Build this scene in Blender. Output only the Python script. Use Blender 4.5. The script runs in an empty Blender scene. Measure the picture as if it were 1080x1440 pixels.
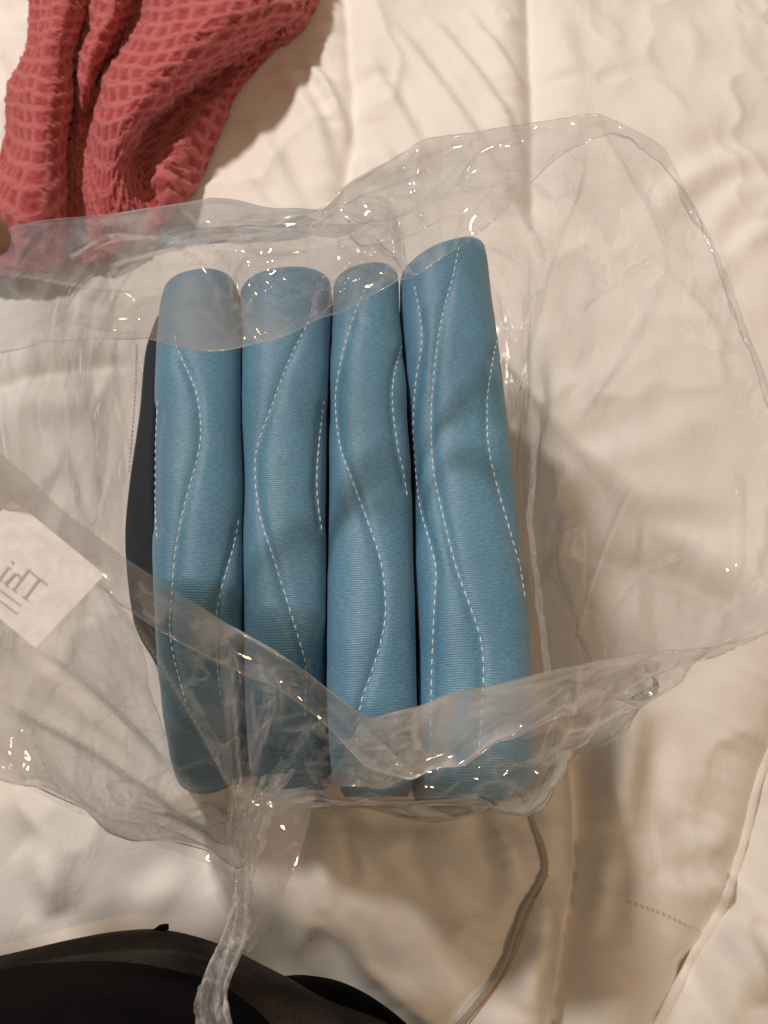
import bpy, bmesh, math, random
import numpy as np
from mathutils import Vector
from mathutils.bvhtree import BVHTree

random.seed(7)
rng = np.random.default_rng(11)
scene = bpy.context.scene
C = scene.collection
R = math.radians

# ------------------------------------------------------------------ camera
CAM_H, TILT, F = 0.63, R(22), 1081.0
cam_d = bpy.data.cameras.new('camera')
cam = bpy.data.objects.new('camera', cam_d)
C.objects.link(cam)
cam.location = (0, 0, CAM_H)
cam.rotation_euler = (TILT, 0, 0)
cam_d.sensor_fit = 'VERTICAL'
cam_d.sensor_height = 36.0
cam_d.lens = 36.0 * F / 1440.0
cam_d.clip_start = 0.01
cam_d.clip_end = 20
cam_d.dof.use_dof = True
cam_d.dof.focus_distance = 0.44
cam_d.dof.aperture_fstop = 11.0
scene.camera = cam

# ------------------------------------------------------------------ world + lamps (indoor, warm room)
world = bpy.data.worlds.new('World')
scene.world = world
world.use_nodes = True
bg = world.node_tree.nodes['Background']
bg.inputs['Color'].default_value = (1.0, 0.73, 0.50, 1)
bg.inputs['Strength'].default_value = 0.20


def area_lamp(name, loc, target, size, power, color, shape='DISK'):
    d = bpy.data.lights.new(name, 'AREA')
    d.shape = shape
    d.size = size
    d.energy = power
    d.color = color
    o = bpy.data.objects.new(name, d)
    o.location = loc
    o.rotation_euler = (Vector(target) - Vector(loc)).to_track_quat('-Z', 'Y').to_euler()
    C.objects.link(o)
    return o


area_lamp('room_lamp', (-1.25, 1.80, 2.55), (0.05, 0.2, 0.1), 0.28, 79, (1.0, 0.91, 0.84))
area_lamp('hall_lamp', (0.75, -1.15, 2.35), (0.05, 0.2, 0.1), 0.32, 13, (1.0, 0.66, 0.38))

scene.view_settings.view_transform = 'Standard'
scene.view_settings.look = 'None'
scene.view_settings.gamma = 1
scene.view_settings.exposure = 0.0
scene.cycles.transparent_max_bounces = 32
scene.cycles.max_bounces = 10
scene.cycles.use_denoising = True
scene.cycles.sample_clamp_indirect = 6

# ------------------------------------------------------------------ helpers
SN, CS = math.sin(TILT), math.cos(TILT)


def ray(px, py):
    a = (np.asarray(px, float) - 540) / F
    b = (720 - np.asarray(py, float)) / F
    return np.stack([a, SN + b * CS, -CS + b * SN], -1)


def P(px, py, z):
    """the place at height z that the photograph shows at pixel px, py"""
    d = ray(px, py)
    t = (np.asarray(z, float) - CAM_H) / d[..., 2]
    return d * t[..., None] + np.array([0, 0, CAM_H])


def PL(pts, z=None):
    a = np.array(pts, float)
    return P(a[:, 0], a[:, 1], a[:, 2] if z is None else z)


def project(w):
    w = np.asarray(w, float) - np.array([0, 0, CAM_H])
    dep = w[..., 1] * SN - w[..., 2] * CS
    up = w[..., 1] * CS + w[..., 2] * SN
    return 540 + F * w[..., 0] / dep, 720 - F * up / dep


def catmull(pts, t, closed=False, ten=0.5):
    """Catmull-Rom through pts (n, d) at params t in [0, 1]"""
    pts = np.asarray(pts, float)
    n = len(pts)
    segs = n if closed else n - 1
    x = np.clip(np.asarray(t, float), 0, 1) * segs
    i = np.minimum(np.floor(x).astype(int), segs - 1)
    f = (x - i)[:, None]

    def g(k):
        return pts[k % n] if closed else pts[np.clip(k, 0, n - 1)]
    p0, p1, p2, p3 = g(i - 1), g(i), g(i + 1), g(i + 2)
    m1, m2 = ten * (p2 - p0), ten * (p3 - p1)
    f2, f3 = f ** 2, f ** 3
    return (2 * f3 - 3 * f2 + 1) * p1 + (f3 - 2 * f2 + f) * m1 + (3 * f2 - 2 * f3) * p2 + (f3 - f2) * m2


def resample(pts, n, closed=False):
    """smooth polyline, n points evenly spaced by length"""
    d = catmull(pts, np.linspace(0, 1, 40 * len(pts)), closed)
    s = np.r_[0, np.cumsum(np.linalg.norm(np.diff(d, axis=0), axis=1))]
    q = np.linspace(0, s[-1], n)
    return np.stack([np.interp(q, s, d[:, k]) for k in range(d.shape[1])], 1)


def smooth_noise(x, y, seed, octaves=3):
    """cheap value noise, vectorised"""
    out = np.zeros(np.broadcast(x, y).shape)
    amp, tot = 1.0, 0.0
    r = np.random.default_rng(seed)
    for o in range(octaves):
        tab = r.random((64, 64)) * 2 - 1
        X, Y = x * 2 ** o + 17.3 * o, y * 2 ** o + 9.1 * o
        i, j = np.floor(X).astype(int), np.floor(Y).astype(int)
        fx, fy = X - i, Y - j
        fx, fy = fx * fx * (3 - 2 * fx), fy * fy * (3 - 2 * fy)
        a, b = tab[i % 64, j % 64], tab[(i + 1) % 64, j % 64]
        c, d = tab[i % 64, (j + 1) % 64], tab[(i + 1) % 64, (j + 1) % 64]
        out += amp * ((a * (1 - fx) + b * fx) * (1 - fy) + (c * (1 - fx) + d * fx) * fy)
        tot += amp
        amp *= 0.5
    return out / tot


def mesh_obj(name, verts, faces, mat=None, parent=None, smooth=True, uv=None):
    me = bpy.data.meshes.new(name)
    me.from_pydata([tuple(v) for v in np.asarray(verts, float)], [], [tuple(int(i) for i in f) for f in faces])
    if smooth:
        me.polygons.foreach_set('use_smooth', [True] * len(me.polygons))
    if uv is not None:
        lay = me.uv_layers.new(name='UVMap')
        idx = np.empty(len(me.loops), dtype=np.int32)
        me.loops.foreach_get('vertex_index', idx)
        lay.data.foreach_set('uv', np.asarray(uv, float)[idx].ravel())
    me.update()
    o = bpy.data.objects.new(name, me)
    C.objects.link(o)
    if mat:
        me.materials.append(mat)
    if parent:
        o.parent = parent
    return o


def grid_faces(nr, nc, closed_c=False, off=0):
    r = np.arange(nr - 1)[:, None]
    c = np.arange(nc if closed_c else nc - 1)[None, :]
    c2 = (c + 1) % nc
    f = np.stack([r * nc + c, r * nc + c2, (r + 1) * nc + c2, (r + 1) * nc + c], -1).reshape(-1, 4) + off
    return f


def empty(name, loc=(0, 0, 0)):
    o = bpy.data.objects.new(name, None)
    o.location = loc
    o.empty_display_size = 0.02
    C.objects.link(o)
    return o


def tag(o, label, cat=None, group=None, kind=None):
    if label:
        o['label'] = label
    if cat:
        o['category'] = cat
    if group:
        o['group'] = group
    if kind:
        o['kind'] = kind
    return o


def into(parent, o):
    """child keeps its world place under an Empty that is not at the origin"""
    o.parent = parent
    o.matrix_parent_inverse = parent.matrix_basis.inverted()
    return o


# ------------------------------------------------------------------ materials
def new_mat(name):
    m = bpy.data.materials.new(name)
    m.use_nodes = True
    nt = m.node_tree
    return m, nt, nt.nodes, nt.links, nt.nodes['Principled BSDF']


def N(nt, kind, **kw):
    n = nt.nodes.new(kind)
    for k, v in kw.items():
        if k in n.inputs:
            n.inputs[k].default_value = v
        else:
            setattr(n, k, v)
    return n


def mathn(nt, op, a, b=None):
    n = nt.nodes.new('ShaderNodeMath')
    n.operation = op
    for i, v in enumerate((a, b)):
        if v is None:
            continue
        if isinstance(v, (int, float)):
            n.inputs[i].default_value = v
        else:
            nt.links.new(v, n.inputs[i])
    return n.outputs[0]


def ramp(nt, fac, stops):
    n = nt.nodes.new('ShaderNodeValToRGB')
    el = n.color_ramp.elements
    while len(el) < len(stops):
        el.new(0.5)
    for e, (p, c) in zip(el, stops):
        e.position = p
        e.color = c
    nt.links.new(fac, n.inputs[0])
    return n.outputs[0]


def fabric_blue():
    m, nt, nodes, L, b = new_mat('blue_ribbed_fabric')
    tc = N(nt, 'ShaderNodeTexCoord')
    sep = N(nt, 'ShaderNodeSeparateXYZ')
    L.new(tc.outputs['UV'], sep.inputs[0])
    nz = N(nt, 'ShaderNodeTexNoise', Scale=90.0, Detail=3.0)
    L.new(tc.outputs['UV'], nz.inputs['Vector'])
    # ribs run across the fold, wandering a little
    v = mathn(nt, 'ADD', sep.outputs['Y'], mathn(nt, 'MULTIPLY', nz.outputs['Fac'], 0.0012))
    rib = mathn(nt, 'SINE', mathn(nt, 'MULTIPLY', v, 2 * math.pi / 0.00135))
    thr = mathn(nt, 'SINE', mathn(nt, 'MULTIPLY', sep.outputs['X'], 2 * math.pi / 0.0011))
    mp = N(nt, 'ShaderNodeMapping')
    mp.inputs['Scale'].default_value = (260, 1300, 1)
    L.new(tc.outputs['UV'], mp.inputs['Vector'])
    slub = N(nt, 'ShaderNodeTexNoise', Scale=1.0, Detail=3.0, Roughness=0.65)
    L.new(mp.outputs[0], slub.inputs['Vector'])
    h = mathn(nt, 'ADD', mathn(nt, 'MULTIPLY', rib, 0.30), mathn(nt, 'MULTIPLY', thr, 0.08))
    h = mathn(nt, 'ADD', h, mathn(nt, 'MULTIPLY', slub.outputs['Fac'], 0.9))
    bump = N(nt, 'ShaderNodeBump', Strength=0.38, Distance=0.0005)
    L.new(h, bump.inputs['Height'])
    big = N(nt, 'ShaderNodeTexNoise', Scale=14.0, Detail=2.0)
    L.new(tc.outputs['UV'], big.inputs['Vector'])
    f = mathn(nt, 'ADD', mathn(nt, 'MULTIPLY', slub.outputs['Fac'], 0.75), mathn(nt, 'MULTIPLY', big.outputs['Fac'], 0.25))
    f = mathn(nt, 'ADD', f, mathn(nt, 'MULTIPLY', rib, 0.04))
    col = ramp(nt, f, [(0.30, (0.058, 0.168, 0.272, 1)), (0.52, (0.104, 0.258, 0.390, 1)), (0.72, (0.195, 0.378, 0.505, 1))])
    L.new(col, b.inputs['Base Color'])
    L.new(bump.outputs[0], b.inputs['Normal'])
    b.inputs['Roughness'].default_value = 0.48
    b.inputs['Specular IOR Level'].default_value = 0.5
    b.inputs['Sheen Weight'].default_value = 0.15
    b.inputs['Sheen Roughness'].default_value = 0.5
    b.inputs['Sheen Tint'].default_value = (0.6, 0.8, 1, 1)
    return m


def cloth_mat(name, c0, c1, rough=0.85, scale=500, bump=0.25, dist=0.0006, sheen=0.0, noise_big=30, spec=0.2):
    m, nt, nodes, L, b = new_mat(name)
    tc = N(nt, 'ShaderNodeTexCoord')
    nz = N(nt, 'ShaderNodeTexNoise', Scale=float(scale), Detail=3.0, Roughness=0.6)
    L.new(tc.outputs['Object'], nz.inputs['Vector'])
    nb = N(nt, 'ShaderNodeTexNoise', Scale=float(noise_big), Detail=3.0)
    L.new(tc.outputs['Object'], nb.inputs['Vector'])
    f = mathn(nt, 'ADD', mathn(nt, 'MULTIPLY', nz.outputs['Fac'], 0.5), mathn(nt, 'MULTIPLY', nb.outputs['Fac'], 0.5))
    L.new(ramp(nt, f, [(0.35, (*c0, 1)), (0.65, (*c1, 1))]), b.inputs['Base Color'])
    bp = N(nt, 'ShaderNodeBump', Strength=bump, Distance=dist)
    L.new(nz.outputs['Fac'], bp.inputs['Height'])
    L.new(bp.outputs[0], b.inputs['Normal'])
    b.inputs['Roughness'].default_value = rough
    b.inputs['Specular IOR Level'].default_value = spec
    b.inputs['Sheen Weight'].default_value = sheen
    return m


def duvet_mat():
    m, nt, nodes, L, b = new_mat('white_cotton_duvet')
    tc = N(nt, 'ShaderNodeTexCoord')
    # small tension puckers in the shell fabric
    mp = N(nt, 'ShaderNodeMapping')
    mp.inputs['Scale'].default_value = (14, 7, 10)
    mp.inputs['Rotation'].default_value = (0, 0, 0.5)
    L.new(tc.outputs['Object'], mp.inputs['Vector'])
    nz = N(nt, 'ShaderNodeTexNoise', Scale=1.7, Detail=6.0, Roughness=0.6, Distortion=1.1)
    L.new(mp.outputs[0], nz.inputs['Vector'])
    fine = N(nt, 'ShaderNodeTexNoise', Scale=900.0, Detail=2.0)
    L.new(tc.outputs['Object'], fine.inputs['Vector'])
    bp = N(nt, 'ShaderNodeBump', Strength=0.32, Distance=0.006)
    L.new(nz.outputs['Fac'], bp.inputs['Height'])
    b2 = N(nt, 'ShaderNodeBump', Strength=0.10, Distance=0.0006)
    L.new(fine.outputs['Fac'], b2.inputs['Height'])
    L.new(bp.outputs[0], b2.inputs['Normal'])
    L.new(b2.outputs[0], b.inputs['Normal'])
    big = N(nt, 'ShaderNodeTexNoise', Scale=5.0, Detail=2.0)
    L.new(tc.outputs['Object'], big.inputs['Vector'])
    L.new(ramp(nt, big.outputs['Fac'], [(0.3, (0.79, 0.76, 0.715, 1)), (0.7, (0.83, 0.805, 0.765, 1))]), b.inputs['Base Color'])
    b.inputs['Roughness'].default_value = 0.78
    b.inputs['Specular IOR Level'].default_value = 0.25
    return m


def film_mat(name, haze=0.075, tint=(0.985, 0.985, 0.99)):
    m = bpy.data.materials.new(name)
    m.use_nodes = True
    nt = m.node_tree
    nt.nodes.clear()
    L = nt.links
    out = N(nt, 'ShaderNodeOutputMaterial')
    tc = N(nt, 'ShaderNodeTexCoord')
    # fine crumple relief: ridged noise
    nz = N(nt, 'ShaderNodeTexNoise', Scale=22.0, Detail=2.0, Roughness=0.45, Distortion=0.4)
    L.new(tc.outputs['Object'], nz.inputs['Vector'])
    ridge = mathn(nt, 'ABSOLUTE', mathn(nt, 'SUBTRACT', nz.outputs['Fac'], 0.5))
    h = ridge
    bp = N(nt, 'ShaderNodeBump', Strength=0.35, Distance=0.006)
    L.new(h, bp.inputs['Height'])
    lw = N(nt, 'ShaderNodeLayerWeight', Blend=0.5)
    L.new(bp.outputs[0], lw.inputs['Normal'])
    fac = lw.outputs['Facing']
    f3 = mathn(nt, 'POWER', fac, 3.0)
    f5 = mathn(nt, 'POWER', fac, 4.0)
    tr = N(nt, 'ShaderNodeBsdfTransparent')
    tr.inputs['Color'].default_value = (*tint, 1)
    df = N(nt, 'ShaderNodeBsdfDiffuse')
    df.inputs['Color'].default_value = (0.95, 0.94, 0.94, 1)
    tl = N(nt, 'ShaderNodeBsdfTranslucent')
    tl.inputs['Color'].default_value = (0.95, 0.94, 0.94, 1)
    body = N(nt, 'ShaderNodeMixShader', Fac=0.6)
    L.new(df.outputs[0], body.inputs[1])
    L.new(tl.outputs[0], body.inputs[2])
    mx = N(nt, 'ShaderNodeMixShader')
    at = N(nt, 'ShaderNodeAttribute', attribute_name='crease')
    pn_ = N(nt, 'ShaderNodeTexNoise', Scale=13.0, Detail=2.0, Roughness=0.5, Distortion=0.5)
    L.new(tc.outputs['Object'], pn_.inputs['Vector'])
    pr = N(nt, 'ShaderNodeMapRange')
    pr.interpolation_type = 'SMOOTHSTEP'
    pr.inputs['From Min'].default_value = 0.40
    pr.inputs['From Max'].default_value = 0.62
    pr.inputs['To Min'].default_value = 0.35 * haze
    pr.inputs['To Max'].default_value = 1.9 * haze
    L.new(pn_.outputs['Fac'], pr.inputs['Value'])
    hz_ = mathn(nt, 'ADD', mathn(nt, 'MULTIPLY', f3, 0.20), pr.outputs['Result'])
    L.new(mathn(nt, 'ADD', hz_, mathn(nt, 'MULTIPLY', at.outputs['Fac'], 0.42)), mx.inputs[0])
    L.new(tr.outputs[0], mx.inputs[1])
    L.new(body.outputs[0], mx.inputs[2])
    gl = N(nt, 'ShaderNodeBsdfGlossy', Roughness=0.06)
    L.new(bp.outputs[0], gl.inputs['Normal'])
    mx2 = N(nt, 'ShaderNodeMixShader')
    L.new(mathn(nt, 'ADD', mathn(nt, 'MULTIPLY', f5, 0.88), 0.085), mx2.inputs[0])
    L.new(mx.outputs[0], mx2.inputs[1])
    L.new(gl.outputs[0], mx2.inputs[2])
    L.new(mx2.outputs[0], out.inputs['Surface'])
    return m


def plain_mat(name, col, rough=0.6, spec=0.3):
    m, nt, nodes, L, b = new_mat(name)
    tc = N(nt, 'ShaderNodeTexCoord')
    nz = N(nt, 'ShaderNodeTexNoise', Scale=220.0, Detail=2.0)
    L.new(tc.outputs['Object'], nz.inputs['Vector'])
    lo = tuple(c * 0.88 for c in col)
    L.new(ramp(nt, nz.outputs['Fac'], [(0.35, (*lo, 1)), (0.65, (*col, 1))]), b.inputs['Base Color'])
    b.inputs['Roughness'].default_value = rough
    b.inputs['Specular IOR Level'].default_value = spec
    return m


def skin_mat():
    m, nt, nodes, L, b = new_mat('skin')
    tc = N(nt, 'ShaderNodeTexCoord')
    nz = N(nt, 'ShaderNodeTexNoise', Scale=120.0, Detail=4.0)
    L.new(tc.outputs['Object'], nz.inputs['Vector'])
    L.new(ramp(nt, nz.outputs['Fac'], [(0.3, (0.30, 0.15, 0.085, 1)), (0.7, (0.40, 0.21, 0.125, 1))]), b.inputs['Base Color'])
    bp = N(nt, 'ShaderNodeBump', Strength=0.2, Distance=0.0005)
    L.new(nz.outputs['Fac'], bp.inputs['Height'])
    L.new(bp.outputs[0], b.inputs['Normal'])
    b.inputs['Roughness'].default_value = 0.55
    b.inputs['Subsurface Weight'].default_value = 0.1
    b.inputs['Subsurface Radius'].default_value = (0.008, 0.003, 0.002)
    return m


M = {
    'blue': fabric_blue(),
    'navy': cloth_mat('navy_backing', (0.013, 0.021, 0.031), (0.022, 0.032, 0.044), 0.9, 900),
    'thread': plain_mat('pale_thread', (0.80, 0.86, 0.88), 0.6),
    'duvet': duvet_mat(),
    'seam': plain_mat('seam_thread', (0.68, 0.64, 0.58), 0.8),
    'piping': cloth_mat('grey_piping', (0.36, 0.33, 0.30), (0.46, 0.42, 0.38), 0.9, 700),
    'orange': plain_mat('orange_thread', (0.62, 0.36, 0.22), 0.8),
    'film': film_mat('clear_film', 0.06),
    'film2': film_mat('clear_film_bunched', 0.26),
    'paper': plain_mat('white_sticker', (0.86, 0.87, 0.90), 0.6),
    'ink': plain_mat('grey_ink', (0.52, 0.52, 0.55), 0.7),
    'skin': skin_mat(),
    'nail': plain_mat('nail', (0.55, 0.33, 0.25), 0.35, 0.5),
    'black': cloth_mat('black_jersey', (0.003, 0.003, 0.0033), (0.007, 0.0065, 0.0065), 0.9, 600, spec=0.03),
    'charcoal': cloth_mat('charcoal_fleece', (0.020, 0.016, 0.013), (0.044, 0.036, 0.030), 0.95, 450, 0.6, 0.0012, sheen=0.03, spec=0.08),
    'phone': plain_mat('black_phone', (0.01, 0.01, 0.012), 0.25, 0.5),
}


def towel_mat():
    m, nt, nodes, L, b = new_mat('coral_red_plush')
    tc = N(nt, 'ShaderNodeTexCoord')
    at = N(nt, 'ShaderNodeAttribute', attribute_name='pile')
    nz = N(nt, 'ShaderNodeTexNoise', Scale=420.0, Detail=3.0, Roughness=0.7)
    L.new(tc.outputs['Object'], nz.inputs['Vector'])
    n2 = N(nt, 'ShaderNodeTexNoise', Scale=45.0, Detail=3.0)
    L.new(tc.outputs['Object'], n2.inputs['Vector'])
    f = mathn(nt, 'ADD', mathn(nt, 'MULTIPLY', at.outputs['Fac'], 0.5), mathn(nt, 'MULTIPLY', n2.outputs['Fac'], 0.3))
    f = mathn(nt, 'ADD', f, mathn(nt, 'MULTIPLY', nz.outputs['Fac'], 0.2))
    L.new(ramp(nt, f, [(0.2, (0.34, 0.056, 0.066, 1)), (0.5, (0.44, 0.100, 0.108, 1)), (0.85, (0.56, 0.175, 0.178, 1))]), b.inputs['Base Color'])
    bp = N(nt, 'ShaderNodeBump', Strength=0.6, Distance=0.0025)
    L.new(nz.outputs['Fac'], bp.inputs['Height'])
    L.new(bp.outputs[0], b.inputs['Normal'])
    b.inputs['Roughness'].default_value = 0.95
    b.inputs['Specular IOR Level'].default_value = 0.1
    b.inputs['Sheen Weight'].default_value = 0.4
    b.inputs['Sheen Roughness'].default_value = 0.4
    b.inputs['Sheen Tint'].default_value = (1.0, 0.55, 0.5, 1)
    return m


M['towel'] = towel_mat()

# ------------------------------------------------------------------ the duvet: one quilted sheet, wrinkles and stitched channels as relief
def poly_field(X, Y, pts):
    """signed distance to a polyline and the share along it, per vertex"""
    best = np.full(X.shape, 1e9)
    sgn = np.zeros(X.shape)
    tt = np.zeros(X.shape)
    n = len(pts) - 1
    for i in range(n):
        a, b = pts[i][:2], pts[i + 1][:2]
        ab = b - a
        l2 = ab @ ab + 1e-12
        t = np.clip(((X - a[0]) * ab[0] + (Y - a[1]) * ab[1]) / l2, 0, 1)
        dx, dy = X - a[0] - t * ab[0], Y - a[1] - t * ab[1]
        d = np.hypot(dx, dy)
        k = d < best
        best = np.where(k, d, best)
        sgn = np.where(k, np.sign(ab[0] * dy - ab[1] * dx), sgn)
        tt = np.where(k, (i + t) / n, tt)
    return best, sgn, tt


def px_line(pts, n=24, z=0.01):
    a = np.array(pts, float)
    w = P(a[:, 0], a[:, 1], np.full(len(a), z))
    return resample(w, n)


SEAMS = [  # stitched channels (pixel paths), depth, half width
    ([(748, -80), (752, 60), (755, 200), (757, 330)], 0.016, 0.016),
    ([(478, -80), (492, 60), (496, 180), (470, 330)], 0.010, 0.014),
    ([(1180, 900), (1112, 1060), (1089, 1170), (1056, 1275), (1010, 1350), (958, 1450), (912, 1540)], 0.019, 0.022),
    ([(815, 1010), (832, 1120), (833, 1230), (820, 1330), (802, 1450), (790, 1540)], 0.034, 0.014),
    ([(735, 1120), (768, 1215), (735, 1290), (705, 1370), (645, 1445), (600, 1520)], 0.009, 0.014),
    ([(745, 740), (850, 775), (960, 800), (1090, 860)], 0.010, 0.016),
    ([(-90, 560), (20, 515), (110, 500), (190, 505)], 0.008, 0.014),
]
WRINK = [  # ridges: pixel path, height, half width
    ([(545, 10), (600, 90), (665, 190), (720, 280)], 0.006, 0.010),
    ([(600, 0), (650, 70), (700, 150), (745, 230)], 0.006, 0.009),
    ([(655, -10), (690, 50), (735, 120)], 0.005, 0.008),
    ([(505, 60), (560, 150), (610, 250)], 0.006, 0.010),
    ([(520, 170), (560, 240), (590, 320)], 0.004, 0.009),
    ([(385, 75), (430, 140), (470, 250)], 0.008, 0.012),
    ([(420, 60), (460, 120), (488, 190)], 0.006, 0.009),
    ([(345, 150), (385, 220), (420, 300)], 0.006, 0.012),
    ([(330, 230), (360, 270), (395, 310)], 0.004, 0.010),
    ([(790, 0), (800, 60), (830, 130)], 0.0015, 0.012),
    ([(870, -20), (862, 40), (880, 100)], 0.0015, 0.012),
    ([(960, -20), (985, 50), (960, 120)], 0.0015, 0.012),
    ([(1030, -20), (1050, 50), (1045, 90)], 0.0015, 0.010),
    ([(1075, 0), (1065, 60), (1085, 120)], 0.0015, 0.010),
    ([(800, 130), (900, 90), (1000, 70), (1090, 85)], -0.003, 0.022),
    ([(905, 320), (960, 260), (1030, 225), (1100, 215)], 0.007, 0.018),
    ([(1000, 330), (1030, 280), (1100, 250)], 0.004, 0.014),
    ([(1040, 360), (1060, 330), (1110, 310)], 0.005, 0.012),
    ([(985, 430), (1030, 400), (1060, 360)], -0.003, 0.016),
    ([(880, 470), (930, 440), (1000, 450)], 0.002, 0.014),
    ([(800, 600), (860, 520), (960, 480)], 0.002, 0.018),
    ([(880, 660), (950, 600), (1040, 570)], 0.003, 0.018),
    ([(760, 690), (840, 695), (930, 720), (1060, 735)], -0.010, 0.018),
    ([(780, 640), (860, 630), (920, 610)], 0.005, 0.016),
    ([(10, 540), (70, 560), (140, 550)], 0.005, 0.016),
    ([(60, 620), (90, 700), (130, 740)], 0.004, 0.014),
    ([(110, 600), (120, 660), (118, 730)], 0.003, 0.010),
    ([(-30, 40), (10, 120), (20, 180)], 0.006, 0.012),
    ([(-40, 90), (0, 170), (-10, 230)], 0.005, 0.010),
    ([(20, 1190), (60, 1240), (70, 1290)], 0.005, 0.016),
    ([(-20, 1150), (20, 1190), (40, 1300)], -0.004, 0.016),
    ([(250, 1120), (262, 1180), (300, 1250)], -0.005, 0.014),
    ([(185, 1290), (235, 1255), (290, 1240)], 0.003, 0.014),
    ([(470, 1130), (500, 1180), (520, 1250)], 0.008, 0.010),
    ([(440, 1140), (455, 1210), (450, 1290)], 0.007, 0.012),
    ([(560, 1190), (600, 1260), (650, 1310)], -0.007, 0.012),
    ([(690, 1120), (720, 1200), (730, 1240)], 0.006, 0.010),
    ([(660, 1160), (690, 1230), (680, 1300)], -0.005, 0.014),
    ([(430, 1320), (470, 1350), (480, 1400)], -0.008, 0.014),
    ([(500, 1330), (540, 1370), (560, 1420)], 0.005, 0.012),
    ([(560, 1330), (580, 1380), (620, 1440)], 0.006, 0.014),
    ([(770, 1250), (770, 1330), (740, 1420)], 0.008, 0.014),
    ([(795, 1200), (800, 1300), (770, 1400)], -0.005, 0.010),
    ([(905, 980), (880, 1100), (865, 1200)], 0.010, 0.018),
    ([(960, 1000), (940, 1130), (915, 1230)], 0.004, 0.020),
    ([(865, 1190), (850, 1260), (835, 1330)], 0.006, 0.010),
    ([(990, 1350), (1010, 1400), (1020, 1450)], -0.006, 0.010),
    ([(1040, 1300), (1070, 1350), (1090, 1420)], 0.008, 0.012),
    ([(1010, 1240), (1050, 1260), (1090, 1300)], 0.006, 0.010),
    ([(960, 1180), (1010, 1190), (1050, 1180)], 0.003, 0.010),
    ([(940, 1230), (980, 1255), (1020, 1250)], 0.003, 0.010),
]


def axis_points(lo, hi, step, outer, k):
    core = np.arange(lo, hi, step)
    gap = np.geomspace(step, step * 14, k)
    a = lo - np.cumsum(gap)
    b = core[-1] + np.cumsum(gap)
    return np.r_[a[::-1], core, b]


def duvet_height(X, Y):
    h = 0.016 * smooth_noise(X * 4.2 + 3, Y * 4.2 + 1, 3, 2) + 0.0035 * smooth_noise(X * 16, Y * 16, 5, 2) + 0.0045 * (1 - np.abs(smooth_noise(X * 9 + Y * 4, Y * 6 - X * 3, 8, 3)) * 2.2).clip(0, 1) ** 3
    for pts, dep, w in SEAMS:
        d, s, t = poly_field(X, Y, px_line(pts))
        ends = np.clip(np.minimum(t, 1 - t) * 8, 0, 1)
        h -= ends * (0.7 * dep * np.exp(-(d / (w * 0.62)) ** 1.7) - 0.35 * dep * np.exp(-((d - w * 2.2) / (w * 1.6)) ** 2))
        h -= ends * 0.55 * dep * np.exp(-d / 0.040)
        # puckers beside the stitching
        h += ends * 0.0040 * np.exp(-((d - w * 1.6) / (w * 1.4)) ** 2) * smooth_noise(t * len(pts) * 5, s * 3 + d * 12, 9, 2)
    for pts, hh, w in WRINK:
        d, s, t = poly_field(X, Y, px_line(pts, 14))
        hh = hh * (2.0 if pts[1][1] > 950 else 1.05)
        ends = np.clip(np.sin(np.pi * t), 0, 1) ** 0.7
        sd = d * s
        h += ends * hh * (np.exp(-(d / w) ** 2) - 0.45 * np.exp(-((sd - 1.5 * w) / w) ** 2))
    # the full pad pressed down under the bag and rising as a bolster in front of it
    fx, fy = (X - 0.0) / 0.13, (Y - 0.17) / 0.19
    h -= 0.02 * np.exp(-np.clip(np.maximum(np.abs(fx), np.abs(fy)) - 0.9, 0, 9) * 6)
    return h - 0.004


xs = axis_points(-0.72, 0.72, 0.0036, 0, 26)
ys = axis_points(-0.24, 1.06, 0.0036, 0, 26)
GX, GY = np.meshgrid(xs, ys)
GZ = duvet_height(GX, GY)
duvet = empty('duvet')
tag(duvet, 'rumpled white quilted duvet spread under the bag and towel', 'duvet')
duvet_shell = mesh_obj('shell', np.stack([GX, GY, GZ], -1).reshape(-1, 3), grid_faces(len(ys), len(xs)), M['duvet'], duvet)


def height_at(w):
    w = np.atleast_2d(w)
    return duvet_height(w[:, 0], w[:, 1])


def tube_mesh(name, path, rad, mat, parent, sides=8, flat=1.0):
    path = np.asarray(path)
    n = len(path)
    r = np.broadcast_to(np.asarray(rad, float), (n,))
    tg = np.gradient(path, axis=0)
    tg /= np.linalg.norm(tg, axis=1)[:, None] + 1e-12
    up = np.array([0, 0, 1.0])
    sd = np.cross(tg, up)
    sd /= np.linalg.norm(sd, axis=1)[:, None] + 1e-12
    nn = np.cross(sd, tg)
    a = np.linspace(0, 2 * np.pi, sides, endpoint=False)
    v = path[:, None] + r[:, None, None] * (np.cos(a)[None, :, None] * sd[:, None] + flat * np.sin(a)[None, :, None] * nn[:, None])
    f = [tuple(q) for q in grid_faces(n, sides, True)]
    f.append(tuple(range(sides))[::-1])
    f.append(tuple(range((n - 1) * sides, n * sides)))
    return mesh_obj(name, v.reshape(-1, 3), f, mat, parent)


def on_duvet(pts, n, lift):
    w = px_line(pts, n)
    for _ in range(4):
        z = height_at(w)
        qx, qy = project(w)
        w = P(qx, qy, z + lift)
    return w


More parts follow.
